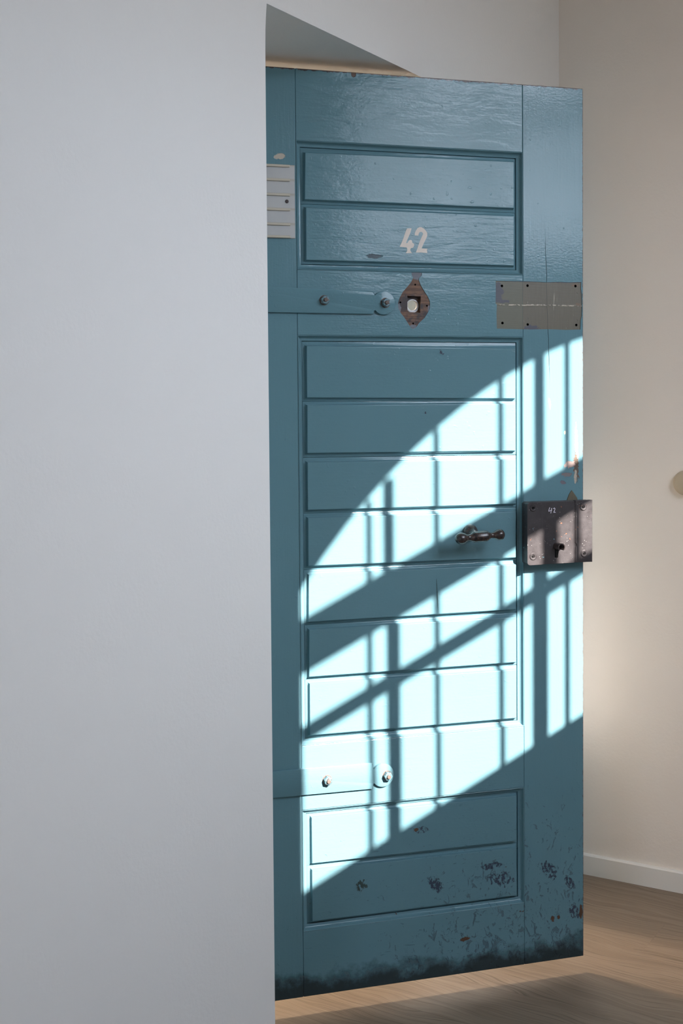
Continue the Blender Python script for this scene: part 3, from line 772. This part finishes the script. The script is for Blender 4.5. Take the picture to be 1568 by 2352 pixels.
# key tube: open collar, slot beneath
bm = bmesh.new(); n = 30; ra, rb = .0088, .0066; A_ = []
cx0, cz0 = X(-.0835), 1.0338
for i in range(n+1):
    t = math.radians(-55 + 290*i/n)
    for r, y in ((ra, LF+.001), (ra, LF-.0200), (rb, LF-.0200), (rb, LF+.001)):
        k_ = (LF-y)/.02
        A_.append(bm.verts.new((cx0+.0030*k_+r*math.cos(t), y, cz0+r*math.sin(t)-.0008*k_)))
for i in range(n):
    for j in range(3): bm.faces.new((A_[4*i+j], A_[4*i+j+1], A_[4*i+4+j+1], A_[4*i+4+j]))
bm.faces.new(A_[0:4]); bm.faces.new(A_[-4:])
part('key_tube', bm, M['old_iron'], lock, smooth=True)
bm = poly_prism([(cx0-.0045, 1.0100), (cx0-.0035, 1.0072), (cx0+.0030, 1.0072), (cx0+.0035, 1.0100), (cx0+.0040, 1.0300), (cx0+.006, 1.034), (cx0, 1.0395), (cx0-.006, 1.034), (cx0-.0045, 1.030)], LF-.0006, LF+.001)
part('keyhole', bm, M['dark'], lock)
# leaf shaped spur above the lock
sp = [(X(-.0425), 1.1340), (X(-.0412), 1.1400), (X(-.0378), 1.1480), (X(-.0338), 1.1545), (X(-.0303), 1.1587), (X(-.0268), 1.1540), (X(-.0215), 1.1470), (X(-.0170), 1.1405), (X(-.0140), 1.1340)]
part('leaf_plate', poly_prism(sp, -.0022, .0005, cap_bevel=.0006), M['primer'], lock)
# pen number
def ribbon(bm, P, w, y):
    for (u0, z0), (u1, z1) in zip(P, P[1:]):
        d = Vector((u1-u0, 0, z1-z0)); L = d.length; d.normalize(); nn = Vector((-d.z, 0, d.x))*w/2
        a = Vector((X(u0), y, z0))-d*w*.35; b = Vector((X(u1), y, z1))+d*w*.35
        v = [bm.verts.new(p+Vector((0, dy, 0))) for dy in (0, .0006) for p in (a-nn, b-nn, b+nn, a+nn)]
        bm.faces.new(v[:4]); bm.faces.new(v[4:][::-1])
        for i in range(4): bm.faces.new((v[i], v[4+i], v[4+(i+1) % 4], v[(i+1) % 4]))
bm = bmesh.new(); yp = LF-.0003
ribbon(bm, [(-.1008, 1.1226), (-.1030, 1.1166), (-.1032, 1.1145), (-.0957, 1.1166)], .0013, yp)
ribbon(bm, [(-.0960, 1.1211), (-.0969, 1.1155), (-.0980, 1.1099)], .0013, yp)
part('written_number', bm, M['white_pen'], lock, label='small white handwritten 4')
bm = bmesh.new()
ribbon(bm, [(-.0917, 1.1201), (-.0888, 1.1214), (-.0874, 1.1194), (-.0888, 1.1152), (-.0908, 1.1118), (-.0865, 1.1116)], .0013, yp)
part('written_number', bm, M['white_pen'], lock, label='small white handwritten 2')

# ------------------------------------------------------------------ light
w = bpy.data.worlds.new('sky'); bpy.context.scene.world = w; w.use_nodes = True
nt = w.node_tree; nt.nodes.clear()
out = nt.nodes.new('ShaderNodeOutputWorld'); bg = nt.nodes.new('ShaderNodeBackground'); nt.links.new(bg.outputs[0], out.inputs[0])
tc = nt.nodes.new('ShaderNodeTexCoord'); sp_ = nt.nodes.new('ShaderNodeSeparateXYZ'); nt.links.new(tc.outputs['Generated'], sp_.inputs[0])
cr = nt.nodes.new('ShaderNodeValToRGB'); nt.links.new(sp_.outputs[2], cr.inputs[0])
def rad(r, g, b_): return (r/24, g/24, b_/24, 1)
stops = [(-.30, rad(1.5, 1.2, .95)), (0.0, rad(3.6, 3.4, 3.2)), (.06, rad(6.6, 7.3, 8.2)), (.26, rad(11.0, 12.3, 14.4)), (.52, rad(17.5, 19, 21.5)), (1.0, rad(12, 15, 20))]
mr = nt.nodes.new('ShaderNodeMapRange'); mr.inputs[1].default_value = -1; mr.inputs[2].default_value = 1
nt.links.new(sp_.outputs[2], mr.inputs[0]); nt.links.new(mr.outputs[0], cr.inputs[0])
els = cr.color_ramp.elements
els[0].position = (stops[0][0]+1)/2; els[0].color = stops[0][1]
els[1].position = 1.0; els[1].color = stops[-1][1]
for p_, c_ in stops[1:-1]:
    e = els.new((p_+1)/2); e.color = c_
nt.links.new(cr.outputs[0], bg.inputs[0]); bg.inputs[1].default_value = 24.0
sl = bpy.data.lights.new('sun', 'SUN'); sl.energy = 27.0; sl.angle = math.radians(.40); sl.color = (1.0, .93, .85)
so = bpy.data.objects.new('sun', sl); C.objects.link(so)
so.rotation_euler = SUN_DIR.to_track_quat('-Z', 'Y').to_euler(); so.location = (3, -3, 5)

# ------------------------------------------------------------------ camera
pi_, ro = .03722, -.00801
up0 = Vector((0, math.sin(pi_), math.cos(pi_))); fw = Vector((0, math.cos(pi_), -math.sin(pi_)))
rt = Vector((1, 0, 0))*math.cos(ro) + up0*math.sin(ro); upv = -Vector((1, 0, 0))*math.sin(ro) + up0*math.cos(ro)
cd = bpy.data.cameras.new('camera'); cam = bpy.data.objects.new('camera', cd); C.objects.link(cam)
cam.matrix_world = Matrix(((rt.x, upv.x, -fw.x, 0), (rt.y, upv.y, -fw.y, 0), (rt.z, upv.z, -fw.z, EYE), (0, 0, 0, 1)))
cd.sensor_fit = 'VERTICAL'; cd.sensor_height = 36.0; cd.sensor_width = 24.0
cd.lens = 2847.98/2352*36.0; cd.shift_y = -139.85/2352; cd.clip_start = .02
sc = bpy.context.scene; sc.camera = cam
sc.view_settings.view_transform = 'Standard'; sc.view_settings.look = 'None'
sc.view_settings.gamma = 1.0; sc.view_settings.use_curve_mapping = False; sc.view_settings.exposure = 0.0
sc.cycles.max_bounces = 8; sc.cycles.diffuse_bounces = 6; sc.cycles.glossy_bounces = 4
sc.cycles.caustics_reflective = False; sc.cycles.caustics_refractive = False
sc.cycles.sample_clamp_indirect = 8.0; sc.cycles.use_denoising = True; sc.cycles.use_adaptive_sampling = True; sc.cycles.adaptive_threshold = .03
